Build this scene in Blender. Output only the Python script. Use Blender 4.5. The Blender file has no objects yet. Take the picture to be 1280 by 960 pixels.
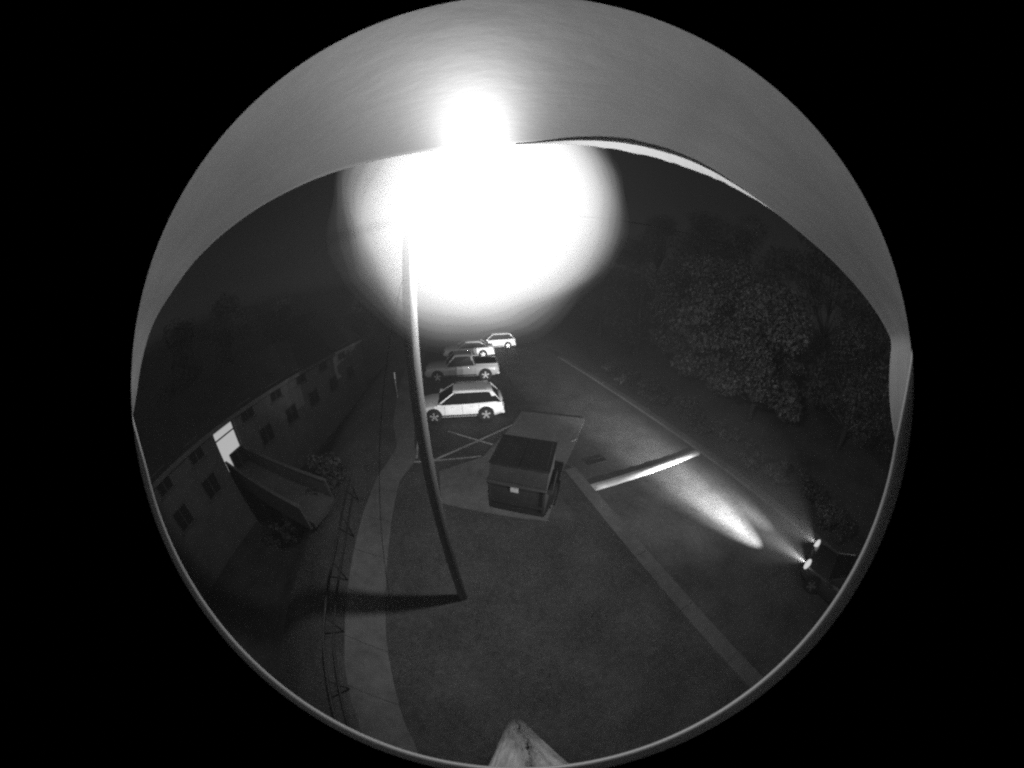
import bpy, bmesh, math, random
import numpy as np
from mathutils import Matrix, Vector
R = math.radians
rnd = random.Random(7)
sc = bpy.context.scene
col = sc.collection

# ------------------------------------------------------------------ camera
H = 7.4                                   # lens height over the ground (metres)
PITCH, ROLL, KPX, K3 = R(21.88), R(1.68), 6.228, 0.068   # fisheye calibration (1280 px wide picture)
CX, CY = 653.0, 483.0
def c2w(d):
    cr, sr = math.cos(ROLL), math.sin(ROLL)
    d = (d[0]*cr - d[2]*sr, d[1], d[0]*sr + d[2]*cr)
    cp, sp = math.cos(PITCH), math.sin(PITCH)
    return Vector((d[0], d[1]*cp + d[2]*sp, -d[1]*sp + d[2]*cp))
def lens_dir(theta, phi):                 # angle off the lens axis, angle around it (0 = right, 90 = up)
    return c2w((math.sin(theta)*math.cos(phi), math.cos(theta), math.sin(theta)*math.sin(phi)))
def r2theta(r): return R(r/KPX)*(1 + K3*(r/490)**2)
def RAY(px, py):
    x, y = px - CX, CY - py
    return lens_dir(r2theta(math.hypot(x, y)), math.atan2(y, x))
def G(px, py, z=0.0):
    d = RAY(px, py); t = (z - H)/d.z
    return Vector((d.x*t, d.y*t, z))
cd = bpy.data.cameras.new('camera'); cam = bpy.data.objects.new('camera', cd); col.objects.link(cam); sc.camera = cam
cd.type = 'PANO'; cd.panorama_type = 'FISHEYE_LENS_POLYNOMIAL'
cd.sensor_width = 36; cd.sensor_fit = 'HORIZONTAL'; cd.fisheye_fov = 2*r2theta(489)
mm = 36/1280
cd.fisheye_polynomial_k0 = 0; cd.fisheye_polynomial_k1 = -R(1)/KPX/mm; cd.fisheye_polynomial_k2 = 0
cd.fisheye_polynomial_k3 = -R(1)/KPX*K3/490**2/mm**3; cd.fisheye_polynomial_k4 = 0
cd.shift_x = -(CX-640)/1280; cd.shift_y = (CY-480)/1280
cd.clip_start = 0.004; cd.clip_end = 3000
M = Matrix((c2w((1,0,0)), c2w((0,0,1)), -c2w((0,1,0)))).transposed().to_4x4(); M.translation = (0, 0, H)
cam.matrix_world = M

# ------------------------------------------------------------------ sky, added fill light, exposure
w = bpy.data.worlds.new('World'); sc.world = w; w.use_nodes = True
nt = w.node_tree; bg = nt.nodes['Background']
sky = nt.nodes.new('ShaderNodeTexSky'); sky.sky_type = 'NISHITA'; sky.sun_disc = False
sky.sun_elevation = R(2); sky.sun_rotation = R(222)
hs = nt.nodes.new('ShaderNodeHueSaturation'); hs.inputs['Saturation'].default_value = 0.0
nt.links.new(sky.outputs[0], hs.inputs['Color']); nt.links.new(hs.outputs[0], bg.inputs['Color'])
bg.inputs['Strength'].default_value = 0.005
sd = bpy.data.lights.new('soft_fill', 'SUN'); sd.energy = 0.15; sd.angle = R(40)  # added soft fill from behind the camera, for pole fronts and slope
so = bpy.data.objects.new('soft_fill', sd); so.rotation_euler = Vector((.55, .6, -.62)).to_track_quat('-Z', 'Y').to_euler(); col.objects.link(so)
vs = sc.view_settings; vs.view_transform = 'Standard'; vs.look = 'None'; vs.exposure = 0; vs.gamma = 1; vs.use_curve_mapping = False
sc.render.engine = 'CYCLES'
sc.cycles.use_denoising = False
sc.cycles.max_bounces = 4; sc.cycles.volume_bounces = 0; sc.cycles.sample_clamp_indirect = .5
sc.cycles.transparent_max_bounces = 6
sc.cycles.pixel_filter_type = 'BLACKMAN_HARRIS'; sc.cycles.filter_width = 2.3        # a soft little CCTV lens

# ------------------------------------------------------------------ materials (infra-red camera: all greys)
MATS = {}
def mat(name, v, rough=.7, spec=.3, noise=None, bump=None, metal=0, emit=0, stretch=None, v2=None, coat=0):
    if name in MATS: return MATS[name]
    m = bpy.data.materials.new(name); m.use_nodes = True; n = m.node_tree.nodes; L = m.node_tree.links
    b = n['Principled BSDF']; b.inputs['Roughness'].default_value = rough; b.inputs['Specular IOR Level'].default_value = spec
    b.inputs['Metallic'].default_value = metal; b.inputs['Base Color'].default_value = (v, v, v, 1)
    if coat: b.inputs['Coat Weight'].default_value = coat
    if emit:
        b.inputs['Emission Color'].default_value = (1, 1, 1, 1); b.inputs['Emission Strength'].default_value = emit
    if noise or bump:
        tc = n.new('ShaderNodeTexCoord'); mp = n.new('ShaderNodeMapping'); L.new(tc.outputs['Object'], mp.inputs[0])
        if stretch: mp.inputs['Scale'].default_value = stretch
    if noise:
        t1 = n.new('ShaderNodeTexNoise'); t1.inputs['Scale'].default_value = noise; t1.inputs['Detail'].default_value = 9; t1.inputs['Roughness'].default_value = .68
        L.new(mp.outputs[0], t1.inputs['Vector'])
        t2 = n.new('ShaderNodeTexNoise'); t2.inputs['Scale'].default_value = noise*.13; t2.inputs['Detail'].default_value = 3
        L.new(mp.outputs[0], t2.inputs['Vector'])
        ad = n.new('ShaderNodeMath'); ad.operation = 'ADD'; L.new(t1.outputs[0], ad.inputs[0]); L.new(t2.outputs[0], ad.inputs[1])
        mr = n.new('ShaderNodeMapRange'); mr.inputs['From Min'].default_value = .65; mr.inputs['From Max'].default_value = 1.35
        mr.inputs['To Min'].default_value = v*.62 if v2 is None else v2; mr.inputs['To Max'].default_value = v*1.38
        L.new(ad.outputs[0], mr.inputs[0]); L.new(mr.outputs[0], b.inputs['Base Color'])
    if bump:
        t3 = n.new('ShaderNodeTexNoise'); t3.inputs['Scale'].default_value = bump[0]; t3.inputs['Detail'].default_value = 6
        L.new(mp.outputs[0], t3.inputs['Vector'])
        bp = n.new('ShaderNodeBump'); bp.inputs['Strength'].default_value = bump[1]; bp.inputs['Distance'].default_value = bump[2]
        L.new(t3.outputs[0], bp.inputs['Height']); L.new(bp.outputs[0], b.inputs['Normal'])
    MATS[name] = m
    return m
M_grass = mat('grass_ground', .070, .95, .1, noise=5, v2=.034, bump=(30, .7, .04))
M_blade = mat('grass_blade', .10, .95, .03)
M_asph = mat('asphalt', .068, .62, .4, noise=6, v2=.03, bump=(60, .5, .01))
M_asph2 = mat('asphalt_lot', .045, .75, .3, noise=7, bump=(60, .5, .01))
M_conc = mat('concrete', .115, .9, .2, noise=4, bump=(40, .4, .008))
M_walk = mat('footpath_concrete', .115, .9, .2, noise=3, v2=.065, bump=(40, .4, .008))
M_kerb = mat('kerb_concrete', .10, .9, .2, noise=5, bump=(40, .4, .01))
M_paint = mat('road_paint', .33, .7, .3, noise=12, v2=.08)
M_wood = mat('pole_wood', .16, .95, .15, noise=30, bump=(45, 1.0, .012), stretch=(1, 1, .07), v2=.03)
M_wood2 = mat('lamp_pole_wood', .16, .85, .2, noise=9, bump=(20, .6, .01), stretch=(1, 1, .08))
M_steel = mat('galvanised', .3, .5, .5, noise=20, metal=.3)
M_rail = mat('rail_black', .02, .6, .3)
M_dump = mat('dumpster_steel', .022, .8, .12, noise=4, bump=(12, .25, .02))
M_dump2 = mat('dumpster_rim', .04, .6, .35, noise=6)
M_lid = mat('lid_plastic', .012, .8, .1, noise=8)
M_sign = mat('sticker', .42, .6, .3, noise=8)
M_black = mat('black_rubber', .02, .85, .2)
M_white = mat('car_white', .74, .35, .5, noise=1.5, v2=.66, coat=.3)
M_silver = mat('car_silver', .33, .35, .5, coat=.3)
M_pearl = mat('car_pale', .62, .35, .5, coat=.3)
M_dark = mat('car_dark', .035, .35, .5, coat=.4)
M_glass = mat('car_glass', .012, .12, .6)
M_rim = mat('alloy', .6, .35, .5, metal=.5)
M_tail = mat('tail_lamp', .1, .3, .5)
M_wall = mat('render_wall', .10, .9, .2, noise=1.2, bump=(18, .3, .01))
M_trim = mat('white_trim', .09, .7, .3, noise=4)
M_roof = mat('roof_shingle', .03, .9, .2, noise=5, bump=(8, .5, .02))
M_pane = mat('window_pane', .02, .15, .6)
M_lit = mat('lit_entrance_glass', .5, .5, .3, emit=.40)
M_para = mat('parapet', .075, .9, .2, noise=3)
M_bark = mat('bark', .07, .95, .1, noise=8, bump=(14, .9, .03), stretch=(1, 1, .25))
M_hood = mat('hood_plastic', .040, .70, .42, noise=40, bump=(120, .11, .0012))
M_ring = mat('trim_ring_plastic', .05, .55, .3, noise=30)
M_head = mat('lamp_housing', .3, .5, .4)
M_bulb = mat('lamp_bulb', .8, .5, .2, emit=2)
M_beam = mat('headlight_lens', .5, .3, .4, emit=.55)
M_lipfilm = bpy.data.materials.new('lit_lip_film'); M_lipfilm.use_nodes = True  # lets lamplight through so the added lip strip looks bright
_n = M_lipfilm.node_tree.nodes; _b = _n['Principled BSDF']; _t = _n.new('ShaderNodeBsdfTranslucent'); _t.inputs[0].default_value = (.6, .6, .6, 1); _b.inputs['Base Color'].default_value = (.5, .5, .5, 1)
_x = _n.new('ShaderNodeMixShader'); _x.inputs[0].default_value = .5
M_lipfilm.node_tree.links.new(_b.outputs[0], _x.inputs[1]); M_lipfilm.node_tree.links.new(_t.outputs[0], _x.inputs[2]); M_lipfilm.node_tree.links.new(_x.outputs[0], _n['Material Output'].inputs[0])
M_wire = mat('wire', .05, .6, .3)
def leaf_mat(name, v):
    m = bpy.data.materials.new(name); m.use_nodes = True; n = m.node_tree.nodes; L = m.node_tree.links
    b = n['Principled BSDF']; b.inputs['Roughness'].default_value = .7; b.inputs['Specular IOR Level'].default_value = .25
    g = n.new('ShaderNodeNewGeometry'); mr = n.new('ShaderNodeMapRange')
    mr.inputs['To Min'].default_value = v*.5; mr.inputs['To Max'].default_value = v*1.5
    L.new(g.outputs['Random Per Island'], mr.inputs[0]); L.new(mr.outputs[0], b.inputs['Base Color'])
    return m
M_leaf = [leaf_mat('leaf_lamplit', .105), leaf_mat('leaf_mid', .075), leaf_mat('leaf_dark', .055)]  # first tone is paler: lamplight put into the leaf colour

# ------------------------------------------------------------------ helpers
def link(o, parent=None):
    col.objects.link(o)
    if parent is not None: o.parent = parent
    return o
def tag(o, label=None, cat=None, group=None, kind=None):
    if label: o['label'] = label
    if cat: o['category'] = cat
    if group: o['group'] = group
    if kind: o['kind'] = kind
    return o
def empty(name, loc, rz=0):
    o = bpy.data.objects.new(name, None); o.location = loc; o.rotation_euler.z = rz; o.empty_display_size = .2
    return link(o)
def mesh(name, verts, faces, m, parent=None, smooth=False):
    me = bpy.data.meshes.new(name); me.from_pydata([tuple(v) for v in verts], [], faces); me.update()
    bm = bmesh.new(); bm.from_mesh(me); bmesh.ops.recalc_face_normals(bm, faces=bm.faces); bm.to_mesh(me); bm.free()
    if smooth:
        for p in me.polygons: p.use_smooth = True
    me.materials.append(m)
    return link(bpy.data.objects.new(name, me), parent)
class MB:
    def __init__(s): s.v = []; s.f = []
    def add(s, v, f):
        k = len(s.v); s.v += [tuple(x) for x in v]; s.f += [tuple(i+k for i in q) for q in f]; return s
    def hexa(s, p):       # 8 corners: bottom 4 ring, top 4 ring
        return s.add(p, [(3,2,1,0), (4,5,6,7), (0,1,5,4), (1,2,6,5), (2,3,7,6), (3,0,4,7)])
    def box(s, c, d, rz=0):
        x, y, z = d[0]/2, d[1]/2, d[2]/2; cr, sr = math.cos(rz), math.sin(rz); P = []
        for dz in (-z, z):
            for dx, dy in ((-x,-y), (x,-y), (x,y), (-x,y)): P.append((c[0]+dx*cr-dy*sr, c[1]+dx*sr+dy*cr, c[2]+dz))
        return s.hexa(P)
    def tube(s, pts, rad, n=8, cap=True):
        pts = [Vector(p) for p in pts]; rad = rad if isinstance(rad, (list, tuple)) else [rad]*len(pts)
        V = []; F = []
        for i, p in enumerate(pts):
            t = (pts[min(i+1, len(pts)-1)] - pts[max(i-1, 0)]).normalized()
            a = Vector((0,0,1)) if abs(t.z) < .9 else Vector((1,0,0))
            u = t.cross(a).normalized(); v = t.cross(u)
            for k in range(n):
                q = 2*math.pi*k/n; V.append(p + (u*math.cos(q) + v*math.sin(q))*rad[i])
        for i in range(len(pts)-1):
            for k in range(n): F.append((i*n+k, i*n+(k+1) % n, (i+1)*n+(k+1) % n, (i+1)*n+k))
        if cap: F += [tuple(range(n))[::-1], tuple((len(pts)-1)*n+k for k in range(n))]
        return s.add(V, F)
    def cyl(s, c, axis, r, h, n=20):
        a = Vector(axis).normalized(); c = Vector(c); return s.tube([c - a*h/2, c + a*h/2], r, n)
    def build(s, name, m, parent=None, smooth=False): return mesh(name, s.v, s.f, m, parent, smooth)
def slab(name, pts, z0, z1, m, kind='structure', parent=None):
    n = len(pts); V = [(p[0], p[1], z0) for p in pts] + [(p[0], p[1], z1) for p in pts]
    F = [tuple(range(n))[::-1], tuple(range(n, 2*n))] + [(i, (i+1) % n, n+(i+1) % n, n+i) for i in range(n)]
    o = mesh(name, V, F, m, parent)
    if kind: o['kind'] = kind
    return o
def lerp_tab(tab, y):
    return float(np.interp(y, [t[0] for t in tab], [t[1] for t in tab]))

# ------------------------------------------------------------------ terrain
RD = Vector((-.307, .952, 0)).normalized(); RN = Vector((RD.y, -RD.x, 0))       # road direction, its right-hand normal
rail_px = [(437,600), (425,660), (410,730), (404,800), (409,850), (417,890)]
rail_pts = [G(x, y, 1.08) for x, y in rail_px]
d = (rail_pts[-1]-rail_pts[-2]).normalized()
rail_pts.append(rail_pts[-1] + d*1.0)
rail_pts = rail_pts[::-1]                                                       # from behind the camera to the far end
edge_tab = [(-60, -1.6), (-6, -2.6)] + [(p.y, p.x-.35) for p in rail_pts] + [(10.5, -8.2), (14, -9.2), (30, -13), (80, -26), (400, -100)]
KR = [G(740,470), G(870,563), G(965,627)]                                       # foot of the right kerb
kr0 = KR[1]
krd = (KR[0]-KR[2]).normalized(); krn = Vector((krd.y, -krd.x, 0))
def ss(t): t = min(1, max(0, t)); return t*t*(3-2*t)
def tz(x, y):
    z = 0
    e = lerp_tab(edge_tab, y)
    if x < e:
        z = -4.3*ss((e-x)/7.0)
    s = (Vector((x, y, 0)) - kr0).dot(krn)
    if s > .50: z = .08 + 2.6*ss((s-.50)/13)
    return z
xs = np.unique(np.concatenate([np.arange(-32, 32.1, .5), np.arange(-9, -2, .25), [-900,-500,-250,-120,-80,-60,-45,-38, 38,45,60,80,120,250,500,900]]))
ys = np.unique(np.concatenate([np.arange(-16, 40.1, .5), [-900,-500,-250,-120,-60,-40,-26, 45,52,60,75,90,120,180,260,400,650,900]]))
V = []; F = []
for j, y in enumerate(ys):
    for i, x in enumerate(xs): V.append((x, y, tz(x, y) + (rnd.uniform(-.015, 0) if abs(x) < 30 and -15 < y < 40 else 0)))
nx = len(xs)
for j in range(len(ys)-1):
    for i in range(nx-1): F.append((j*nx+i, j*nx+i+1, (j+1)*nx+i+1, (j+1)*nx+i))
gr = mesh('ground', V, F, M_grass, smooth=True); tag(gr, kind='structure')

# ------------------------------------------------------------------ road, lot, pad, footpath, kerbs
KL = [G(740,612), G(790,670), G(850,745), G(898,792)]                           # road-side foot of the left kerb
kld = (KL[0]-KL[3]).normalized()
def on_kl(y):  # x on left kerb line
    k = KL[1]; return k.x + (y-k.y)*kld.x/kld.y
def on_kr(y):
    return kr0.x + (y-kr0.y)*krd.x/krd.y
slab('road', [(on_kl(-40), -40), (on_kr(-40), -40), (on_kr(120), 120), (on_kr(120)-7.2, 120), (on_kl(10.2), 10.2)], -.3, .006, M_asph)
rowd = Vector((-.19, .98, 0)).normalized()
slab('parking_lot', [(-4.75, 9.45), (-1.6, 10.05), (on_kl(9.4)+.1, 9.4), (on_kr(34)-5.9, 34), (-13.2, 34), (-6.6, 12.6)], -.3, .011, M_asph2)
# left kerb strip, dropped to nothing at the pad
kn = Vector((kld.y, -kld.x, 0))
def strip(name, a, b, nrm, w, z1, m):
    # a long kerb split into stones that one can tell apart
    root = None
    L = (b-a).length; n = max(1, int(L/2.4)); dd = (b-a)/n
    V0 = []
    for i in range(n):
        p, q = a + dd*i + dd*.003, a + dd*(i+1) - dd*.003
        jz = rnd.uniform(-.006, .006); jo = nrm*rnd.uniform(-.008, .008)
        pts = [p+jo, q+jo, q+jo+nrm*w, p+jo+nrm*w]
        if root is None:
            root = slab(name, [(t.x, t.y) for t in pts], -.25, z1+jz, m)
        else:
            slab('kerb_stone', [(t.x, t.y) for t in pts], -.25, z1+jz, m, kind=None, parent=root)
    return root
a = Vector((on_kl(9.3), 9.3, 0)); b = Vector((on_kl(-9), -9, 0))
strip('kerb', a, b, -kn, .50, .10, M_kerb)
a = Vector((on_kr(26), 26, 0)); b = Vector((on_kr(-6), -6, 0))
strip('kerb', a, b, krn, .52, .12, mat('far_kerb_concrete', .13, .9, .2, noise=5, bump=(40, .4, .01)))
pad_px = [(552,630), (612,643), (684,652), (704,588), (729,530), (731,524), (652,515), (640,533), (604,572), (549,590)]
slab('dumpster_pad', [tuple(G(*p)[:2]) for p in pad_px], -.3, .022, M_conc)
# footpath as separate slabs between the two traced edges
L_px = [(452,910), (440,880), (431,830), (432,770), (440,700), (452,650), (470,600), (497,560)]
R_px = [(522,935), (505,900), (492,850), (484,800), (482,760), (485,700), (490,650), (500,600), (520,577)]
LE = [Vector((-2.4, -6.5, 0)), Vector((-2.75, -3.2, 0))] + [G(*p) for p in L_px] + [Vector((-7.0, 12.4, 0)), Vector((-9.0, 18, 0)), Vector((-12.2, 30, 0))]
RE = [Vector((-.9, -6.5, 0)), Vector((-1.35, -3.2, 0))] + [G(*p) for p in R_px] + [Vector((-5.4, 11.6, 0)), Vector((-7.5, 18, 0)), Vector((-10.8, 30, 0))]
def resample(P, n):
    cum = [0]
    for i in range(1, len(P)): cum.append(cum[-1] + (P[i]-P[i-1]).length)
    out = []
    for k in range(n+1):
        s = cum[-1]*k/n
        i = max(j for j in range(len(cum)) if cum[j] <= s + 1e-9); i = min(i, len(P)-2)
        t = (s-cum[i])/(cum[i+1]-cum[i]); out.append(P[i].lerp(P[i+1], t))
    return out
NS = 24; A = resample(LE, NS*3); B = resample(RE, NS*3)
fp = None
for i in range(NS):
    pa = A[i*3:i*3+4]; pb = B[i*3:i*3+4]
    pts = [(p.x, p.y) for p in pb] + [(p.x, p.y) for p in pa[::-1]]
    c = (sum(p[0] for p in pts)/len(pts), sum(p[1] for p in pts)/len(pts)); s = .991
    pts = [(c[0]+(p[0]-c[0])*s + rnd.uniform(-.012, .012), c[1]+(p[1]-c[1])*s) for p in pts]
    zt = .028 + rnd.uniform(-.004, .004)
    if fp is None: fp = slab('footpath', pts, -.3, zt, M_walk)
    else: slab('paving_slab', pts, -.3, zt, M_walk, kind=None, parent=fp)

# paint: crossed hatch lines and the edge line of the lot
def line(name, p, q, w, z, label):
    p, q = Vector(p), Vector(q); d = (q-p).normalized(); n = Vector((-d.y, d.x, 0))*w/2
    o = slab(name, [tuple((p+n)[:2]), tuple((q+n)[:2]), tuple((q-n)[:2]), tuple((p-n)[:2])][::-1], z-.001, z+.0015, M_paint, kind=None)
    return tag(o, label, 'road marking')
line('painted_line', G(541,577), G(641,532), .11, .017, 'long white painted hatch line rising from lamp pole to dumpster pad')
line('painted_line', G(560,540), G(616,557), .11, .021, 'short white painted hatch line crossing the long one beside the dumpster')
line('painted_line', G(516,579), G(602,571.5), .10, .025, 'white painted edge line between footpath end and dumpster pad')
line('painted_line', G(521,574), G(526,520), .10, .017, 'white painted bay edge line running along the footpath behind the lamp pole')
line('painted_line', G(714,553), G(721,550), .09, .027, 'small bright paint dash on the concrete pad beside the dumpster')

# ------------------------------------------------------------------ grass blades (nobody could count them)
rs = np.random.RandomState(3)
N = 150000
gx = rs.uniform(-8.5, 9, N); gy = rs.uniform(-3.5, 10.5, N)
lx = np.interp(gy, [p.y for p in LE], [p.x for p in LE]); rx = np.interp(gy, [p.y for p in RE], [p.x for p in RE])
klx = KL[1].x + (gy-KL[1].y)*kld.x/kld.y - .53
pad_left = np.interp(gy, [6.2, 6.95, 7.0, 10.5], [9, 1, -2.7, -5])
keep = ((gx > rx+.02) & (gx < klx) & (gy < 9.4) & ((gy < 6.9) | (gx < -2.72)) & ~((gy > 6.3) & (gx > -2.6) & (gy > 6.97-(gx+2.66)*.142))) | ((gx < lx-.02) & (gy < 9.5))
gx, gy = gx[keep], gy[keep]; n = len(gx)
gz = np.array([tz(a, b) for a, b in zip(gx, gy)])
ang = rs.uniform(0, 2*np.pi, n); hh = rs.uniform(.02, .065, n)*(0.8+.5*np.sin(gx*2.1)*np.sin(gy*1.7)); ww = rs.uniform(.006, .012, n)
ln = rs.uniform(0, .05, n); la = rs.uniform(0, 2*np.pi, n)
V = np.zeros((n, 3, 3)); V[:,0] = np.stack([gx-np.cos(ang)*ww, gy-np.sin(ang)*ww, gz-.01], 1); V[:,1] = np.stack([gx+np.cos(ang)*ww, gy+np.sin(ang)*ww, gz-.01], 1)
V[:,2] = np.stack([gx+np.cos(la)*ln, gy+np.sin(la)*ln, gz+hh], 1)
me = bpy.data.meshes.new('grass'); me.from_pydata(V.reshape(-1, 3).tolist(), [], np.arange(3*n).reshape(-1, 3).tolist()); me.materials.append(M_blade)
tag(link(bpy.data.objects.new('grass', me)), 'short mown lawn grass on both sides of the footpath', 'grass', kind='stuff')

# ------------------------------------------------------------------ speed hump and drain
h0, h1 = G(738,611), G(874,565); hd = (h1-h0).normalized(); hn = Vector((-hd.y, hd.x, 0))
V = []; F = []; prof = [(-.22, 0), (-.16, .026), (-.09, .038), (0, .042), (.09, .038), (.16, .026), (.22, 0)]
ns = 24
for i in range(ns+1):
    p = h0.lerp(h1, i/ns); tp = min(1, min(i, ns-i)/1.5 + .25)
    for o_, z_ in prof: V.append(p + hn*(o_ + rnd.uniform(-.008, .008)) + Vector((0, 0, .004 + z_*tp + (rnd.uniform(-.004, .004) if z_ else 0))))
m_ = len(prof)
for i in range(ns):
    for k in range(m_-1): F.append((i*m_+k, (i+1)*m_+k, (i+1)*m_+k+1, i*m_+k+1))
F += [tuple(range(m_)), tuple(ns*m_+k for k in range(m_))[::-1]]
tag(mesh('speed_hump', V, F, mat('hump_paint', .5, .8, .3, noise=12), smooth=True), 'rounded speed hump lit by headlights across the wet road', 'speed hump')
c = G(745, 577); dr = empty('drain_grate', (c.x, c.y, .006), math.atan2(hd.y, hd.x)); tag(dr, 'dark iron drain grate in the road beside the dumpster pad', 'drain')
f = MB(); f.box((0, .16, .008), (.95, .03, .016)); f.box((0, -.16, .008), (.95, .03, .016)); f.box((.46, 0, .008), (.03, .29, .016)); f.box((-.46, 0, .008), (.03, .29, .016)); f.build('frame', M_rail, dr)
for i in range(9): MB().box((-.38 + i*.095, 0, .006), (.04, .288, .012)).build('bar', M_rail, dr)

# ------------------------------------------------------------------ lamp pole with its lamp
PF = G(579, 747); lampdir = RAY(600, 258)
LP = Vector((0, 0, H)) + lampdir*(3.58/lampdir.y)
sl = empty('street_lamp', (PF.x, PF.y, 0)); tag(sl, 'tall dark wooden lamp pole with glaring lamp on short arm', 'street lamp')
V = []; F = []; n = 20; Z = np.linspace(-.3, 9.0, 40); ph = rnd.uniform(0, 6)
for i, z in enumerate(Z):
    r0 = .115 - .032*(z/9)
    for k in range(n):
        a = 2*math.pi*k/n; r = r0*(1 + .03*math.sin(3*a+ph+z*.3) + rnd.uniform(-.015, .015)); V.append((r*math.cos(a), r*math.sin(a), z))
for i in range(len(Z)-1):
    for k in range(n): F.append((i*n+k, i*n+(k+1) % n, (i+1)*n+(k+1) % n, (i+1)*n+k))
F += [tuple(range(n))[::-1], tuple((len(Z)-1)*n+k for k in range(n))]
mesh('pole', V, F, M_wood2, sl, smooth=True)
q = LP - Vector((PF.x, PF.y, 0))
MB().tube([(0.05, 0, q.z-.15), (.25, 0, q.z+.16), (q.x-.3, q.y, q.z+.42), (q.x, q.y, q.z+.40)], .03, 10).build('arm', M_steel, sl, True)
MB().box((.02, 0, q.z-.15), (.22, .22, .05)).build('clamp', M_steel, sl)
V = []; F = []; n = 24; pr = [(.03, .42), (.05, .40), (.065, .30), (.075, .22), (.075, .19), (.065, .19), (.05, .22), (.03, .23)]
for r_, z_ in pr:
    for k in range(n): a = 2*math.pi*k/n; V.append((q.x+r_*math.cos(a), q.y+r_*math.sin(a), q.z+z_))
for i in range(len(pr)-1):
    for k in range(n): F.append((i*n+k, i*n+(k+1) % n, (i+1)*n+(k+1) % n, (i+1)*n+k))
F += [tuple(range(n)), tuple((len(pr)-1)*n+k for k in range(n))]
mesh('lamp_head', V, F, M_head, sl, True)
bm = bmesh.new(); bmesh.ops.create_icosphere(bm, subdivisions=3, radius=.045)
for v in bm.verts: v.co.z *= 1.3; v.co += q + Vector((0, 0, .14))
me = bpy.data.meshes.new('bulb'); bm.to_mesh(me); bm.free(); me.materials.append(M_bulb); link(bpy.data.objects.new('bulb', me), sl)
MB().cyl((q.x, q.y, q.z+.21), (0,0,1), .025, .05, 12).build('lamp_socket', M_head, sl)
ld = bpy.data.lights.new('lamp_light', 'POINT'); ld.energy = 1600; ld.shadow_soft_size = .05
lo = bpy.data.objects.new('lamp_light', ld); col.objects.link(lo); lo.parent = sl; lo.location = q
# guy wire with its anchor
ga = G(493, 758)
gw = empty('guy_wire', (ga.x, ga.y, 0)); tag(gw, 'thin guy wire from the lamp pole down to the footpath edge', 'wire')
MB().tube([(0, 0, .35), (PF.x-ga.x-.1, PF.y-ga.y, 7.4)], .006, 6).build('strand', M_wire, gw)
MB().tube([(0, 0, -.2), (0, 0, .38)], .014, 8).build('anchor_rod', M_steel, gw)

# ------------------------------------------------------------------ wooden pole that carries the camera
PC = Vector((.06, -.35, 0))
up = empty('utility_pole', PC); tag(up, 'weathered wooden pole with deep black crack, seen from above', 'utility pole')
V = []; F = []; n = 96; Z = np.concatenate([np.linspace(-.3, 5, 70), np.linspace(5.03, 9.6, 190)])
for i, z in enumerate(Z):
    r0 = .150 - .022*(z/9)
    ck = R(84) + .10*math.sin(z*3.1) + .06*math.sin(z*11) + .035*math.sin(z*29)
    ck2 = R(40) + .12*math.sin(z*2.3+1) + .05*math.sin(z*17)
    for k in range(n):
        a = 2*math.pi*k/n
        d1 = abs((a-ck+math.pi) % (2*math.pi) - math.pi); d2 = abs((a-ck2+math.pi) % (2*math.pi) - math.pi)
        r = r0*(1 + .012*math.sin(17*a + z*.7) + .010*math.sin(31*a - z*1.1) + .008*math.sin(9*a+z*5) + rnd.uniform(-.008, .008)) + .012*math.sin(a*2+1.2)
        r -= .10*max(0, 1 - d1/.12) + .012*max(0, 1 - d2/.05)*(.5+.5*math.sin(z*4))
        V.append((r*math.cos(a), r*math.sin(a), z))
for i in range(len(Z)-1):
    for k in range(n): F.append((i*n+k, i*n+(k+1) % n, (i+1)*n+(k+1) % n, (i+1)*n+k))
F += [tuple(range(n))[::-1], tuple((len(Z)-1)*n+k for k in range(n))]
mesh('trunk', V, F, M_wood, up, smooth=True)

# ------------------------------------------------------------------ the camera's own housing: hood, trim ring, body, bracket
O = Vector((0, 0, H))
hs_ = empty('security_camera', O); tag(hs_, 'grey flared hood and ring of the outdoor dome camera on the wooden pole', 'camera')
edge_px = [(164,530), (170,500), (176,455), (190,405), (215,365), (240,330), (270,300), (300,276), (330,256), (360,240), (390,226), (420,215), (455,205), (500,195), (550,188), (600,184), (650,181), (700,180), (740,183), (780,189), (820,198), (860,210), (900,226), (935,244), (965,263), (1000,291), (1035,321), (1065,352), (1092,385), (1108,412), (1115,428), (1112,455), (1111,490), (1114,525), (1120,558), (1130,585), (1150,610)]
def chaikin(P):
    Q = [P[0]]
    for a_, b_ in zip(P[:-1], P[1:]): Q += [tuple(.75*x+.25*y for x, y in zip(a_, b_)), tuple(.25*x+.75*y for x, y in zip(a_, b_))]
    return Q + [P[-1]]
for _ in range(2): edge_px = chaikin(edge_px)
def lip_w(px):                            # height in the picture of the added bright strip under the right half of the lip
    if not 640 <= px <= 975: return 0.0
    u = (px-640)/335; return 10*ss(u/.5)*ss((1-u)/.4)
hood_px = [(px, py-lip_w(px)) for px, py in edge_px]
DL, RI = .30, .034                        # reach of the lip, radius at the ring
cols_in = []
for (px, py) in hood_px:
    phi = math.atan2(CY-py, px-CX)
    lip = RAY(px, py)*DL; base = lens_dir(R(96), phi)*RI
    cols_in.append((base, lip))
ns = 14; n = len(cols_in)
VI = []; VO = []; ax = lens_dir(0, 0)
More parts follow.
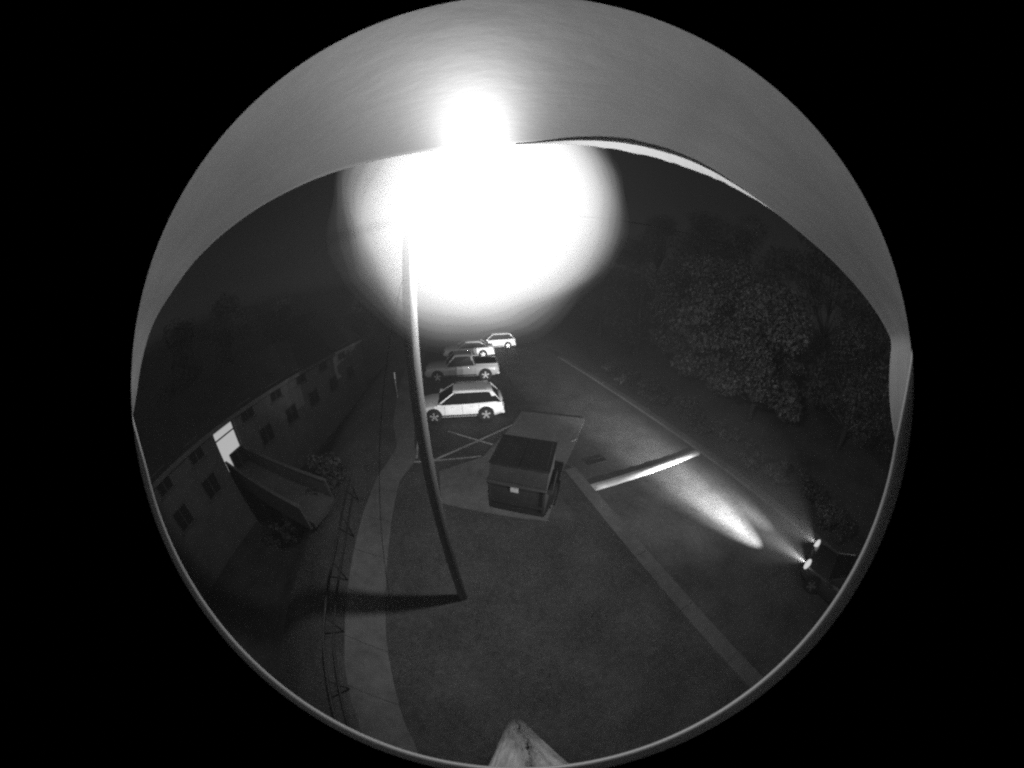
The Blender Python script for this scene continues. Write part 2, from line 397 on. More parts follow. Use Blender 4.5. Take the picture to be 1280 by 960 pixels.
for base, lip in cols_in:
    d = lip-base; dn = d.normalized(); out_dir = (lip - ax*lip.dot(ax)).normalized()
    perp = (out_dir - dn*out_dir.dot(dn)).normalized()                          # outwards, away from the view
    VI += [base + d*(k/ns)**1.8 + perp*(.0025*math.sin(math.pi*(k/ns)**1.8)) for k in range(ns+1)] + [lip + dn*.006 + perp*.0008]
    VO += [lip + dn*.006 + perp*.0008, lip + dn*.008 + perp*.006, lip + dn*.002 + perp*.012, base + perp*.012, base]
F = []; mi, mo = ns+2, 5; k0 = len(VI)
for i in range(n-1):
    for k in range(mi-1): F.append((i*mi+k, i*mi+k+1, (i+1)*mi+k+1, (i+1)*mi+k))
    for k in range(mo-1): F.append((k0+i*mo+k, k0+i*mo+k+1, k0+(i+1)*mo+k+1, k0+(i+1)*mo+k))
mesh('hood', VI+VO, F, M_hood, hs_, smooth=True)
# translucent strip added for the lamp-bright edge under the lip's right half
bd_px = [(px, py) for px, py in edge_px if 640 <= px <= 975]; nb = len(bd_px)
V = []; F = []
for i, (px, py) in enumerate(bd_px):
    u = i/(nb-1); wpx = lip_w(px) + .5
    V += [RAY(px, py-wpx)*(DL*.99), RAY(px, py + rnd.uniform(-.7, .7)*(u > .3))*(DL*.98)]
    if i: F.append((2*i-2, 2*i-1, 2*i+1, 2*i))
mesh('lit_lip_strip', V, F, M_lipfilm, hs_)
V = []; F = []; n = 160
rings = [(475, .0340), (478, .0337), (481, .0338), (484, .0345), (487, .037), (520, .042), (520, .048), (475, .048)]
for k in range(n):
    phi = R(176) + R(192)*k/(n-1)
    for r_, rad in rings:
        tpr = max(0, 1 - min(k, n-1-k)/14); th = r2theta(r_ - 5*math.cos(phi-R(20)) + 24*tpr**1.5); V.append(lens_dir(th, phi)*rad)
m_ = len(rings)
for k in range(n-1):
    for j in range(m_): F.append((k*m_+j, k*m_+(j+1) % m_, (k+1)*m_+(j+1) % m_, (k+1)*m_+j))
F += [tuple(range(m_)), tuple((n-1)*m_+j for j in range(m_))[::-1]]
mesh('trim_ring', V, F, M_ring, hs_, smooth=True)
ax = lens_dir(0, 0)
MB().tube([ax*-.012, ax*-.09, ax*-.14], [.05, .055, .03], 24).build('camera_body', M_head, hs_, True)
MB().tube([ax*-.10, Vector((.02, -.17, .0)), Vector((.05, -.21, .0))], .018, 10).build('bracket', M_head, hs_, True)

# ------------------------------------------------------------------ dumpster
a, b = G(612, 635), G(679, 648.5); dx = (b-a).normalized(); W = (b-a).length
rz = math.atan2(dx.y, dx.x); dp = empty('dumpster', ((a.x+b.x)/2, (a.y+b.y)/2, .022), rz); tag(dp, 'big black steel dumpster with closed dark lids on the concrete pad', 'dumpster')
w2 = W/2; D = 1.75
zl, zf, zt = .05, 1.32, 1.80                                                    # underside, top of upright front, lid line
b_ = MB()
sec = [(0, zl), (0, zf), (.30, zt), (D, zt+.12), (D, zl)]                       # side outline (depth, height)
V = [(s*w2, y, z) for s in (-1, 1) for y, z in sec]; n = len(sec)
F = [tuple(range(n)), tuple(range(n, 2*n))[::-1]] + [(i, (i+1) % n, n+(i+1) % n, n+i) for i in range(n)]
mesh('body', V, F, M_dump, dp)
MB().box((0, -.035, zf-.02), (W+.05, .07, .08)).build('front_rib', M_dump2, dp)
MB().box((0, -.025, .45), (W+.02, .05, .07)).build('front_rib', M_dump, dp)
for x in (-w2+.04, w2-.04): MB().box((x, -.02, .68), (.07, .04, 1.0)).build('stiffener', M_dump, dp)
for s in (-1, 1):
    MB().box((s*(w2+.09), D*.5, .95), (.16, 1.15, .2)).build('fork_pocket', M_dump, dp)
    lid = MB(); x0, x1 = (s*.01, s*(w2+.03)); x0, x1 = min(x0, x1), max(x0, x1)
    lid.hexa([(x0, .26, zt+.0), (x1, .26, zt+.0), (x1, D+.05, zt+.135), (x0, D+.05, zt+.135), (x0, .26, zt+.07), (x1, .26, zt+.07), (x1, D+.05, zt+.20), (x0, D+.05, zt+.20)])
    lo = lid.build('lid', M_lid, dp)
    for k in range(3):
        xx = x0 + (x1-x0)*(k+.5)/3; MB().hexa([(xx-.05, .34, zt+.072), (xx+.05, .34, zt+.072), (xx+.05, D-.05, zt+.19), (xx-.05, D-.05, zt+.19), (xx-.03, .36, zt+.098), (xx+.03, .36, zt+.098), (xx+.03, D-.07, zt+.215), (xx-.03, D-.07, zt+.215)]).build('lid_rib', M_lid, lo)
for x in (-w2+.15, w2-.15):
    for y in (.15, D-.15): MB().cyl((x, y, .05), (1, 0, 0), .05, .06, 16).build('caster', M_black, dp)
MB().box((-.06, -.025, 1.12), (.26, .006, .24)).build('sticker', M_sign, dp)

# ------------------------------------------------------------------ railing along the footpath
rl = empty('railing', (rail_pts[2].x, rail_pts[2].y, 0)); tag(rl, 'thin black two-bar pipe railing along the outer footpath edge', 'railing')
rp = resample(rail_pts, 40); o0 = rl.location
MB().tube([p - o0 for p in rp], .032, 8).build('top_rail', M_rail, rl, True)
MB().tube([Vector((p.x+.02, p.y, .60)) - o0 for p in rp], .032, 8).build('mid_rail', M_rail, rl, True)
for k in (0, 8, 16, 24, 32, 40):
    p = rp[k]; MB().tube([(p.x-o0.x, p.y-o0.y, tz(p.x, p.y)-.1), (p.x-o0.x, p.y-o0.y, 1.08)], .024, 8).build('post', M_rail, rl, True)

# ------------------------------------------------------------------ cars
def make_car(name, label, loc, heading, style, paint, group=None):
    """local +x forward, origin on the ground under the middle"""
    S = dict(suv=dict(L=4.65, W=.93, belt=1.0, roof=1.60, A=1.2, B=.30, C=-1.70, D=-2.20, hood=.95, tail=1.06, clear=.24, wr=.36, wx=(1.42, -1.36)),
             pickup=dict(L=5.5, W=.97, belt=1.12, roof=1.84, A=1.15, B=.45, C=-.75, D=-.95, hood=1.10, tail=1.16, clear=.32, wr=.40, wx=(1.75, -1.75)),
             sedan=dict(L=4.75, W=.91, belt=.94, roof=1.45, A=1.0, B=.25, C=-1.15, D=-1.85, hood=.86, tail=.98, clear=.2, wr=.33, wx=(1.45, -1.35)),
             hatch=dict(L=4.2, W=.88, belt=.98, roof=1.52, A=1.05, B=.3, C=-1.55, D=-1.98, hood=.92, tail=1.0, clear=.2, wr=.32, wx=(1.3, -1.27)))[style]
    root = empty(name, loc, heading); tag(root, label, 'car' if style != 'pickup' else 'pickup', group)
    L2 = S['L']/2; W_ = S['W']
    st = []                                                                    # stations: x, half width, bottom, top
    for x, wf, bo, to in ((L2, .70, .22, -.34), (L2-.06, .84, .05, -.20), (L2-.28, .95, 0, -.10), (L2-.7, 1, 0, -.03), (S['A'], 1, 0, 0)):
        st.append((x, W_*wf, S['clear']+bo, S['hood']+to))
    st.append((S['A']-.12, W_, S['clear'], S['belt']))
    st.append((0, W_, S['clear'], S['belt'])); st.append((S['D']+.3, W_, S['clear'], S['tail']))
    st.append((-L2+.4, W_*.98, S['clear'], S['tail']))
    st.append((-L2+.10, W_*.93, S['clear']+.08, S['tail']-.02)); st.append((-L2, W_*.86, S['clear']+.16, S['tail']-.14))
    V = []; F = []
    for x, hw, zb, ztp in st:
        zm = zb + (ztp-zb)*.55
        half = [(hw*.90, zb), (hw, zb+(zm-zb)*.5), (hw*1.0, zm), (hw*.975, ztp-.05), (hw*.90, ztp)]
        for y, z in half: V.append((x, y, z))
        V.append((x, 0, ztp + .03))
        for y, z in half[::-1]: V.append((x, -y, z))
    m_ = 11
    for i in range(len(st)-1):
        for k in range(m_): F.append((i*m_+k, i*m_+(k+1) % m_, (i+1)*m_+(k+1) % m_, (i+1)*m_+k))
    F += [tuple(range(m_)), tuple((len(st)-1)*m_+k for k in range(m_))[::-1]]
    body = mesh('body', V, F, paint, root, smooth=True)
    # glasshouse
    bw, rw = W_*.94, W_*.74
    A_, B_, C_, D_ = [(S[k]) for k in 'ABCD']; zb, zr = S['belt']-.03, S['roof']
    def side(s, off=0.0):
        return [Vector((A_, s*(bw+off), zb)), Vector((B_, s*(rw+off), zr-.04)), Vector((C_, s*(rw+off), zr-.05)), Vector((D_, s*(bw+off), zb+.04))]
    sl_, sr_ = side(1), side(-1)
    V = [*sl_, *sr_]
    mesh('windscreen', [sl_[0], sr_[0], sr_[1], sl_[1]], [(0,1,2,3)], M_glass, root)
    mesh('rear_window', [sl_[3], sr_[3], sr_[2], sl_[2]], [(0,1,2,3)], M_glass, root)
    for s in (sl_, sr_): mesh('side_window', s, [(0,1,2,3)], M_glass, root)
    # roof shell
    xs_ = [B_+.04, B_-.25, (B_+C_)/2, C_+.25, C_-.05]; V = []; F = []
    for i, x in enumerate(xs_):
        zc = zr + (.0 if i in (0, 4) else .04) - (.02 if i == 4 else 0)
        for y, dz in ((rw+.012, -.085), (rw-.03, -.02), (rw*.5, .01), (0, .02), (-rw*.5, .01), (-rw+.03, -.02), (-rw-.012, -.085)): V.append((x, y, zc+dz))
    for i in range(4):
        for k in range(6): F.append((i*7+k, i*7+k+1, (i+1)*7+k+1, (i+1)*7+k))
    mesh('roof', V, F, paint, root, smooth=True)
    for s in (1, -1):
        P = side(s, .006)
        MB().tube([P[0], P[1]], .035, 6).build('front_pillar', paint, root)
        wide = .10 if style in ('suv', 'hatch') else .05
        MB().hexa([P[3]+Vector((.30 if style == 'suv' else .12, 0, -.05)), P[3]+Vector((-.06, 0, -.05)), P[3]+Vector((-.06, -s*.05, -.05)), P[3]+Vector((.12, -s*.05, -.05)),
                   P[2]+Vector((.14 if style == 'suv' else .06, 0, .0)), P[2]+Vector((-.06, 0, .0)), P[2]+Vector((-.06, -s*.05, .0)), P[2]+Vector((.06, -s*.05, .0))]).build('rear_pillar', paint, root)
        mx = (A_*.35 + D_*.65) if style == 'suv' else (A_+D_)/2
        mid = P[0].lerp(P[3], .48); top = P[1].lerp(P[2], .40)
        MB().tube([mid, top], .022, 6).build('mid_pillar', M_black, root)
        MB().box((A_-.12, s*(W_+.10), zb+.08), (.16, .18, .13)).build('mirror', paint, root)
        for hx in (.35, -.65):
            MB().box((hx*1.0, s*(W_+.004), zb-.12), (.2, .03, .03)).build('door_handle', paint, root)
        for hx in (.82, -.12, -1.0):
            MB().box((hx, s*(W_*.997), .62), (.012, .012, .62)).build('door_seam', M_black, root)
        MB().box((.05, s*(W_*.985), S['clear']+.13), (S['L']*.42, .03, .07)).build('sill_trim', M_black, root)
        MB().box((-L2+.10, s*W_*.80, S['tail']-.16), (.14, .2, .26)).build('tail_light', M_tail, root)
        if style == 'suv': MB().tube([(B_-.1, s*(rw-.06), zr+.05), (C_+.1, s*(rw-.06), zr+.05)], .02, 6).build('roof_rail', M_steel, root)
        for wx in S['wx']:
            wr = S['wr']
            wa = MB().cyl((wx, s*(W_-.045), wr+.03), (0, 1, 0), wr+.075, .12, 24).build('wheel_arch', M_black, root)
            wh = MB().cyl((wx, s*(W_-.07), wr), (0, 1, 0), wr, .22, 28).build('wheel', M_black, root)
            rim = MB()
            rim.cyl((wx, s*(W_+.045), wr), (0, 1, 0), .06, .02, 12)
            for k in range(5):
                a = 2*math.pi*k/5 + .3; c_, s_ = math.cos(a), math.sin(a); r1 = wr*.66
                rim.hexa([(wx+c_*.03-s_*.035, s*(W_+.030), wr+s_*.03+c_*.035), (wx+c_*.03+s_*.035, s*(W_+.030), wr+s_*.03-c_*.035), (wx+c_*r1+s_*.05, s*(W_+.030), wr+s_*r1-c_*.05), (wx+c_*r1-s_*.05, s*(W_+.030), wr+s_*r1+c_*.05),
                          (wx+c_*.03-s_*.035, s*(W_+.052), wr+s_*.03+c_*.035), (wx+c_*.03+s_*.035, s*(W_+.052), wr+s_*.03-c_*.035), (wx+c_*r1+s_*.05, s*(W_+.052), wr+s_*r1-c_*.05), (wx+c_*r1-s_*.05, s*(W_+.052), wr+s_*r1+c_*.05)])
            rim.build('rim', M_rim if paint is not M_dark else M_tail, wh)
    MB().box((-L2-.004, 0, .62), (.03, .5, .13)).build('number_plate', M_sign, root)
    MB().box((-L2+.04, 0, S['clear']+.16), (.16, W_*1.72, .16)).build('rear_bumper', paint if style != 'pickup' else M_steel, root)
    if style == 'pickup':
        x0, x1 = D_-.1, -L2+.1
        for s in (1, -1): MB().box(((x0+x1)/2, s*(W_-.06), S['tail']+.04), (abs(x1-x0), .1, .12)).build('bed_rail', paint, root)
        MB().box(((x0+x1)/2, 0, S['tail']+.045), (abs(x1-x0)-.05, W_*1.7, .03)).build('bed_cover', M_black, root)
    for s in (1, -1):
        if label.startswith('dark'): continue
        MB().box((L2-.12, s*W_*.68, S['hood']-.22), (.16, .34, .13)).build('headlight', M_glass, root)
    return root, S
hd_ = math.atan2(-.21, -.977)
fwd = Vector((math.cos(hd_), math.sin(hd_), 0)); lft = Vector((-fwd.y, fwd.x, 0))
def park(px, py, style, paint, label, name, hdg=0):
    # (px, py): foot of the rear wheel on the side that faces the camera
    S = dict(suv=(-1.36, .93), pickup=(-1.75, .97), sedan=(-1.35, .91), hatch=(-1.27, .88))[style]
    f = G(px, py); c = f - fwd*S[0] - lft*S[1]
    c.z = .011
    return make_car(name, label, c, hd_+hdg, style, paint, 'cars parked in the bays beyond the dumpster')
park(608, 526, 'suv', M_white, 'white parked sport utility car beside the hatched bay, tail towards the road', 'parked_car')
park(607, 476, 'pickup', M_silver, 'grey parked pickup with black bed cover, next bay after the sport utility car', 'parked_pickup')
park(604, 448, 'sedan', M_pearl, 'pale parked saloon in the bay next after the grey pickup', 'parked_car')
park(634, 437, 'hatch', M_pearl, 'pale parked hatchback standing farthest along the row, out towards the lane', 'parked_car', .12)

# the car on the road with its headlights on
h_a, h_b = G(1008, 705, .74), G(1020, 677, .74)
mid = (h_a+h_b)/2; cdir = Vector((-(h_b-h_a).y, (h_b-h_a).x, 0)).normalized()
if cdir.dot(krd) < 0: cdir = -cdir
cdir = (cdir*.35 + krd*.65).normalized()
c = mid - cdir*2.36; c.z = .006
car, S = make_car('moving_car', 'dark car coming up the road with both headlights on', c, math.atan2(cdir.y, cdir.x), 'sedan', M_dark)
for s in (1, -1):
    bm = bmesh.new(); bmesh.ops.create_uvsphere(bm, u_segments=20, v_segments=12, radius=.5)
    for v in bm.verts: v.co = Vector((2.25 + v.co.x*.24, s*.68 + v.co.y*.40, .70 + v.co.z*.40))
    me = bpy.data.meshes.new('headlight'); bm.to_mesh(me); bm.free(); me.materials.append(M_beam)
    for p in me.polygons: p.use_smooth = True
    hl = link(bpy.data.objects.new('headlight', me), car)
    beams = [('headlight_beam', 26000 if s > 0 else 5000, 34, 2.9, 1.5 if s > 0 else 5), ('headlight_main_beam', 42000 if s > 0 else 6000, 23, 3.2, 1.0 if s > 0 else 5), ('headlight_spread', 8500, 60, -17, 28)]
    for nm, E_, ang, dn, left in beams:
        ld = bpy.data.lights.new(nm, 'SPOT'); ld.energy = E_; ld.spot_size = R(ang); ld.spot_blend = 1.0; ld.shadow_soft_size = .03
        lo = bpy.data.objects.new(nm, ld); col.objects.link(lo); lo.parent = car; lo.location = (2.40, s*.70, .70)
        lo.rotation_euler = Vector((math.cos(R(left)), math.sin(R(left)), -math.tan(R(dn)))).to_track_quat('-Z', 'Y').to_euler()

# ------------------------------------------------------------------ building on the lower ground
XW = -16.0
def WP(px, py, x=XW):
    d = RAY(px, py); t = x/d.x; return Vector((x, d.y*t, H + d.z*t))
bd = empty('apartment_building', (XW, 8, -4.3)); tag(bd, 'long low pale building with dark roof and lit entrance beyond the railing', 'building')
def loc(p): return Vector(p) - bd.location
e0 = WP(265, 543, XW+.6); ze = e0.z
zb = -4.5; y0, y1 = -4.0, 24.0
de, be = WP(264, 541), WP(291, 592); d1 = WP(293, 529)
yl, yr = min(de.y, be.y)+.05, d1.y; dz0, dz1 = be.z, ze-.12
MB().box(loc((XW-4, (y0+yl)/2, (zb+ze)/2)), (8, yl-y0, ze-zb)).build('wall', M_wall, bd)
MB().box(loc((XW-4, (yr+y1)/2, (zb+ze)/2)), (8, y1-yr, ze-zb)).build('wall', M_wall, bd)
MB().box(loc((XW-4.3, (yl+yr)/2, (zb+ze)/2)), (7.4, yr-yl, ze-zb)).build('wall', M_wall, bd)
MB().box(loc((XW-.2, (yl+yr)/2, (zb+dz0)/2)), (.4, yr-yl-.01, dz0-zb)).build('wall', M_wall, bd)
rf = MB(); ov = .6
P = [(XW+ov, y0-.5, ze), (XW+ov, y1+.5, ze), (XW-8-ov, y1+.5, ze), (XW-8-ov, y0-.5, ze), (XW-4, y0-.5, ze+1.9), (XW-4, y1+.5, ze+1.9)]
P = [loc(p) for p in P]; rfo = mesh('roof', P, [(0,1,5,4), (2,3,4,5), (1,2,5), (3,0,4), (3,2,1,0)], M_roof, bd)
MB().box(loc((XW+ov+.02, (y0+y1)/2, ze+.05)), (.04, y1-y0+1, .24)).build('fascia', M_trim, rfo)
MB().box(loc((XW+.03, (y0+yl)/2, ze-.30)), (.06, yl-y0-.02, .12)).build('frieze_board', M_trim, bd)
MB().box(loc((XW+.03, (yr+y1)/2, ze-.30)), (.06, y1-yr-.02, .12)).build('frieze_board', M_trim, bd)
# lit entrance: glazing set back in the recess
MB().box(loc((XW-.45, (yl+yr)/2, (dz0+dz1)/2)), (.05, yr-yl, dz1-dz0)).build('lit_glazing', M_lit, bd)['label'] = 'brightly lit entrance glazing under the eave'
for y in (yl+.04, yr-.04): MB().box(loc((XW-.36, y, (dz0+dz1)/2)), (.1, .08, dz1-dz0)).build('entrance_frame', M_trim, bd)
MB().box(loc((XW-.34, (yl+yr)/2, dz0+2.0)), (.06, yr-yl-.17, .07)).build('transom', M_rail, bd)
def window(yc, zc, w, h):
    wd_ = MB().box(loc((XW-.0, yc, zc)), (.10, w+.12, h+.12)).build('window', M_trim, bd)
    for s in (-1, 1): MB().box(loc((XW+.055, yc+s*w/4, zc)), (.02, w/2-.05, h)).build('pane', M_pane, wd_)
    MB().box(loc((XW+.09, yc, zc-h/2-.09)), (.2, w+.24, .06)).build('sill', M_trim, wd_)
wu = WP(243, 565); wl = WP(264, 608); wl2 = WP(279, 604)
zu, zlw = wu.z, wl.z
for k in range(-3, 8):
    y = wu.y + (k*2.9 if k <= 0 else (yr-wu.y+1.2 + (k-1)*2.9))
    if y0+.8 < y < y1-.8: window(y, zu, 1.15, 1.05)
for k in range(-3, 8):
    y = wl.y + k*2.9
    if y0+.8 < y < y1-.8: window(y, zlw, 1.2, 1.05)
# bridge from the entrance to the footpath
ba = Vector((XW+.1, (yl+yr)/2, dz0)); bb = Vector((-7.3, 5.5, -.1))
wb = empty('footbridge', ba); tag(wb, 'walkway with solid dark parapets leading to the lit entrance', 'footbridge')
bd_ = (bb-ba); bh = Vector((bd_.x, bd_.y, 0)).normalized(); bn = Vector((-bh.y, bh.x, 0))
def prism(p, q, wv, z0, z1):
    return MB().hexa([p-wv+Vector((0,0,z0)), p+wv+Vector((0,0,z0)), q+wv+Vector((0,0,z0)), q-wv+Vector((0,0,z0)), p-wv+Vector((0,0,z1)), p+wv+Vector((0,0,z1)), q+wv+Vector((0,0,z1)), q-wv+Vector((0,0,z1))])
z_ = Vector((0,0,0))
prism(z_, bd_, bn*.78, -.25, 0).build('deck', M_para, wb)
for s in (1, -1):
    pr_ = prism(bn*s*.86, bd_*.97 + bn*s*.86, bn*.05, -.35, .8).build('parapet', M_para, wb)
    prism(bn*s*.86, bd_*.97 + bn*s*.86, bn*.08, .8, .85).build('coping', M_trim if s > 0 else M_para, pr_)
for t in (.3, .62):
    p = bd_*t; g = tz(ba.x+p.x, ba.y+p.y) - (ba.z)
    MB().box((p.x, p.y, (g-.3 + p.z-.25)/2), (.3, 1.3, abs(p.z-.25-g+.3))).build('pier', M_conc, wb)

# pale bollard beyond the lamp pole
bf = G(497, 497); dtop = RAY(492, 467)
t = math.hypot(bf.x, bf.y)/math.hypot(dtop.x, dtop.y); zt_ = max(1.2, H + dtop.z*t)
sp = empty('sign_post', (bf.x, bf.y, tz(bf.x, bf.y))); tag(sp, 'slim pale metal post standing on the far footpath edge', 'post')
MB().tube([(0, 0, -.2), (0, 0, zt_)], .035, 10).build('post', M_sign, sp, True)
MB().cyl((0, 0, zt_+.015), (0, 0, 1), .042, .03, 10).build('cap', M_sign, sp)

# ------------------------------------------------------------------ trees and shrubs
def leaves(name, centres, radii, n, size, m, parent, seed):
    r = np.random.RandomState(seed); k = r.choice(len(centres), n, p=np.array(radii)**2/np.sum(np.array(radii)**2))
    C = np.array(centres)[k]; u = r.normal(size=(n, 3)); u /= np.linalg.norm(u, axis=1)[:, None]
    rad = np.array(radii)[k]*r.uniform(.35, 1.0, n)**.6
    P = C + u*rad[:, None]*np.array([1, 1, .72])
    a = r.normal(size=(n, 3)); a /= np.linalg.norm(a, axis=1)[:, None]
    nn = r.normal(size=(n, 3))*.7 + u + np.array([0, 0, .5]); b = np.cross(nn, a); b /= np.linalg.norm(b, axis=1)[:, None]
    a = np.cross(b, nn); a /= np.linalg.norm(a, axis=1)[:, None]
    s = (size*np.exp(r.normal(0, .38, n)))[:, None]
    V = np.stack([P - a*s*.5, P + b*s*.30, P + a*s*.6, P - b*s*.30], 1).reshape(-1, 3)
    me = bpy.data.meshes.new(name); me.from_pydata(V.tolist(), [], np.arange(4*n).reshape(-1, 4).tolist()); me.materials.append(m)
    return link(bpy.data.objects.new(name, me), parent)
def tree(x, y, h, cr, label, seed, m, nleaf=9000, leaf=.16, group='trees on the bank beyond the road', low=.25):
    rr = random.Random(seed); z0 = tz(x, y)
    t = empty('tree', (x, y, z0)); tag(t, label, 'tree', group)
    b_ = MB(); pts = [(0, 0, -.3)]; px = py = 0
    for k in range(1, 7): px += rr.uniform(-.12, .12); py += rr.uniform(-.12, .12); pts.append((px, py, h*.8*k/6))
    b_.tube(pts, [.20*h/8*(1-.8*k/6) for k in range(7)], 9)
    C = []; RR = []
    for k in range(26):
        f = rr.uniform(low, 1.0); a = rr.uniform(0, 6.28); q = cr*(.35 + .65*math.sin(math.pi*min(1, f*.95+.05))**.7)*rr.uniform(.45, 1)
        i = min(5, int(f*.8*6/.8*.99)); base = Vector(pts[max(1, min(6, int(f*5)))])
        tip = Vector((q*math.cos(a), q*math.sin(a), h*f)); 
        mid_ = base.lerp(tip, .5) + Vector((0, 0, -.15))
        b_.tube([base, mid_, tip], [.06*h/8, .04*h/8, .012], 6); C.append(tip); RR.append(cr*rr.uniform(.28, .5))
    C.append(Vector((0, 0, h*.95))); RR.append(cr*.45)
    b_.build('trunk', M_bark, t, True)
    leaves('crown', [tuple(c) for c in C], RR, nleaf, leaf, m, t, seed)
    return t
def kerb_off(yy, off): return (on_kr(yy) + off*krn.x, yy + off*krn.y)
spec = [  # distance along the kerb line (y), offset behind it, height, crown radius, leaf tone, label
 (3.5, 7.5, 9.5, 3.4, 1, 'dark leafy tree on the bank opposite the moving car'),
 (9.8, 5.2, 8.2, 3.1, 0, 'lamplit-toned broad-leaved tree leaning over the kerb behind the speed hump'),
 (14.2, 6.0, 9.0, 3.3, 0, 'tall lamplit-toned leafy tree on the bank just past the speed hump'),
 (7.2, 10.5, 12.0, 3.8, 2, 'tall dark tree behind the lamplit-toned tree at the speed hump'),
 (14.0, 11.0, 12.5, 3.9, 2, 'tall dark tree high on the bank behind the leafy one past the hump'),
 (17.5, 6.5, 9.5, 3.4, 1, 'dark leafy tree on the bank level with the white sport utility car'),
 (22.5, 6.5, 10.0, 3.4, 2, 'dark leafy tree on the bank level with the parked pickup'),
 (28.5, 6.5, 10.5, 3.6, 1, 'dark leafy tree on the bank level with the farthest parked cars'),
 (-1.5, 8.0, 10.0, 3.4, 2, 'dark leafy tree on the bank behind the moving car'),
 (19.5, 12.5, 13, 4.0, 2, 'tall dark tree at the top of the bank behind the sport utility car level'),
 (2.0, 13.0, 13, 4.2, 2, 'tall dark tree at the top of the bank opposite the moving car'),
 (26.0, 12.5, 13, 4.2, 2, 'tall dark tree at the top of the bank behind the pickup level'),
]
for i, (yy, off, h, cr_, tone, lb) in enumerate(spec):
    x, y = kerb_off(yy, off); tree(x, y, h, cr_, lb, 20+i, M_leaf[tone], 20000 if i in (1, 2) else 15000, .17 if tone == 0 else .15, low=.18)
far = [(-16, 46, 11, 'broad dark tree beyond the end of the car park, over the footpath'), (-9, 50, 12, 'tall dark tree closing the end of the car park'), (-2, 52, 12, 'round dark tree beyond the end of the lane'), (-24, 38, 10, 'dark tree behind the far end of the long building'),
 (-36, 0, 13, 'tall dark tree added behind the near end of the long building'), (-33, 11, 12, 'dark round tree added behind the middle of the long building'), (-37, 20, 14, 'tallest dark tree added behind the long building roof'), (-33, 29, 12, 'dark tree added behind the long building beside the tallest one')]  # this row is added to cover the bright sky at the horizon
for i, (x, y, h, lb) in enumerate(far):
    tree(x, y, h, 4.2, lb, 60+i, M_leaf[2], 5000, .3, 'trees beyond the car park', low=.1)
def shrub(x, y, h, r_, label, seed, m, n=1500, leaf=.11, group=None):
    t = empty('shrub', (x, y, tz(x, y))); tag(t, label, 'shrub', group); rr = random.Random(seed)
    b_ = MB(); C = []; RR = []
    for k in range(7):
        a = rr.uniform(0, 6.28); q = r_*rr.uniform(.2, .8); tip = (q*math.cos(a), q*math.sin(a), h*rr.uniform(.35, .85))
        b_.tube([(0, 0, -.1), (tip[0]*.4, tip[1]*.4, tip[2]*.6), tip], [.03, .02, .008], 5); C.append(tip); RR.append(r_*rr.uniform(.35, .6))
    b_.build('stem', M_bark, t); leaves('foliage', C, RR, n, leaf, m, t, seed)
for k in range(13):
    yy = -1 + k*1.75 + rnd.uniform(-.4, .4); off = 1.5 + rnd.uniform(-.25, .9); x, y = kerb_off(yy, off)
    shrub(x, y, rnd.uniform(.7, 1.5), rnd.uniform(.7, 1.15), 'low leafy shrub in the row along the far kerb', 90+k, M_leaf[1 + k % 2], 1300, .11, 'shrubs along the far kerb')
for k, (px, py) in enumerate(((318,628), (345,636), (372,640), (398,634), (418,618))):
    p = G(px, py, -.9); shrub(p.x-.3, p.y+.4, 1.3, 1.1, 'dark shrub in the clump on the slope below the footbridge', 120+k, M_leaf[2], 1500, .12, 'shrubs on the slope')

# ------------------------------------------------------------------ overhead wire
wa_, wb_ = Vector((PF.x, PF.y, 8.12)), Vector((0, 0, H)) + RAY(1085, 372)*24
wp = []
for k in range(33):
    t = k/32*1.25; p = wa_.lerp(wb_, t); p.z -= .5*math.sin(math.pi*min(1, t/1.25)); wp.append(p)
ow = MB().tube([p-wa_ for p in wp], .007, 6).build('overhead_wire', M_wire); ow.location = wa_
tag(ow, 'thin overhead wire running from the lamp pole over the trees', 'wire')

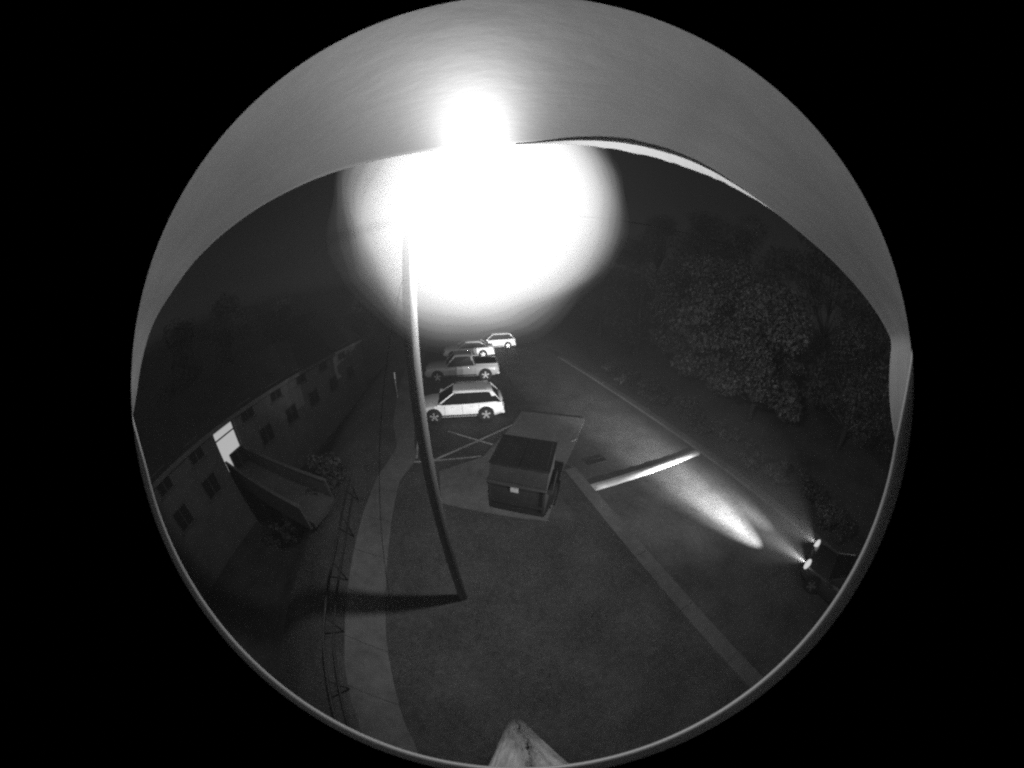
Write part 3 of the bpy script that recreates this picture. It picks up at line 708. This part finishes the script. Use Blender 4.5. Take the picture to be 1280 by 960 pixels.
# ------------------------------------------------------------------ added volumes: an even veil, and shells that imitate the lamp's glare
def volume(name, label, dens_nodes):
    m = bpy.data.materials.new(name); m.use_nodes = True; n = m.node_tree.nodes; n.clear(); L = m.node_tree.links
    o = n.new('ShaderNodeOutputMaterial'); v = n.new('ShaderNodeVolumePrincipled'); v.inputs['Color'].default_value = (.95, .95, .95, 1)
    L.new(v.outputs[0], o.inputs['Volume']); dens_nodes(n, L, v)
    if hasattr(m, 'cycles'): m.cycles.volume_sampling = 'EQUIANGULAR'
    return m
def even(n, L, v): v.inputs['Density'].default_value = .0014
hm = volume('veil_air', None, even)
hz = MB().box((0, 20, 6.5), (110, 130, 26)).build('veil', hm); tag(hz, 'added thin even haze in the air', 'veil', kind='stuff')  # added to lift the darks and spread the lamp's glow
from mathutils import noise as mn
def puff(sig):
    def f_(n, L, v): v.inputs['Density'].default_value = sig; v.inputs['Color'].default_value = (1, 1, 1, 1)
    return f_
for RB, SIG, sd_, lb in ((1.80, .010, 0, 'thinnest outer shell of added mist glowing round the lamp'), (1.73, .016, .2, 'thin shell of added mist glowing round the lamp'), (1.67, .024, .4, 'light shell of added mist glowing round the lamp'),
                         (1.60, .032, .6, 'middle shell of added mist glowing round the lamp'), (1.53, .036, .8, 'thick shell of added mist glaring round the lamp'), (1.45, .036, 1.0, 'dense inner shell of added mist glaring round the lamp')):
    bm = bmesh.new(); bmesh.ops.create_icosphere(bm, subdivisions=5, radius=RB)
    for v in bm.verts:                                                          # ragged shells added on the near side to stand in for lamp glare
        v.co *= 1 + .10*mn.noise(v.co*1.1 + Vector((sd_, 0, 0))) + .02*mn.noise(v.co*3.1 + Vector((5, sd_, 2)))
        q_ = v.co.dot(lampdir)
        if q_ > .22: v.co -= lampdir*(q_-.22)*.9
    me = bpy.data.meshes.new('bloom'); bm.to_mesh(me); bm.free(); me.materials.append(volume('bloom_air', None, puff(SIG)))
    ms = bpy.data.objects.new('bloom', me); ms.location = LP; col.objects.link(ms); tag(ms, lb, 'bloom', kind='stuff')
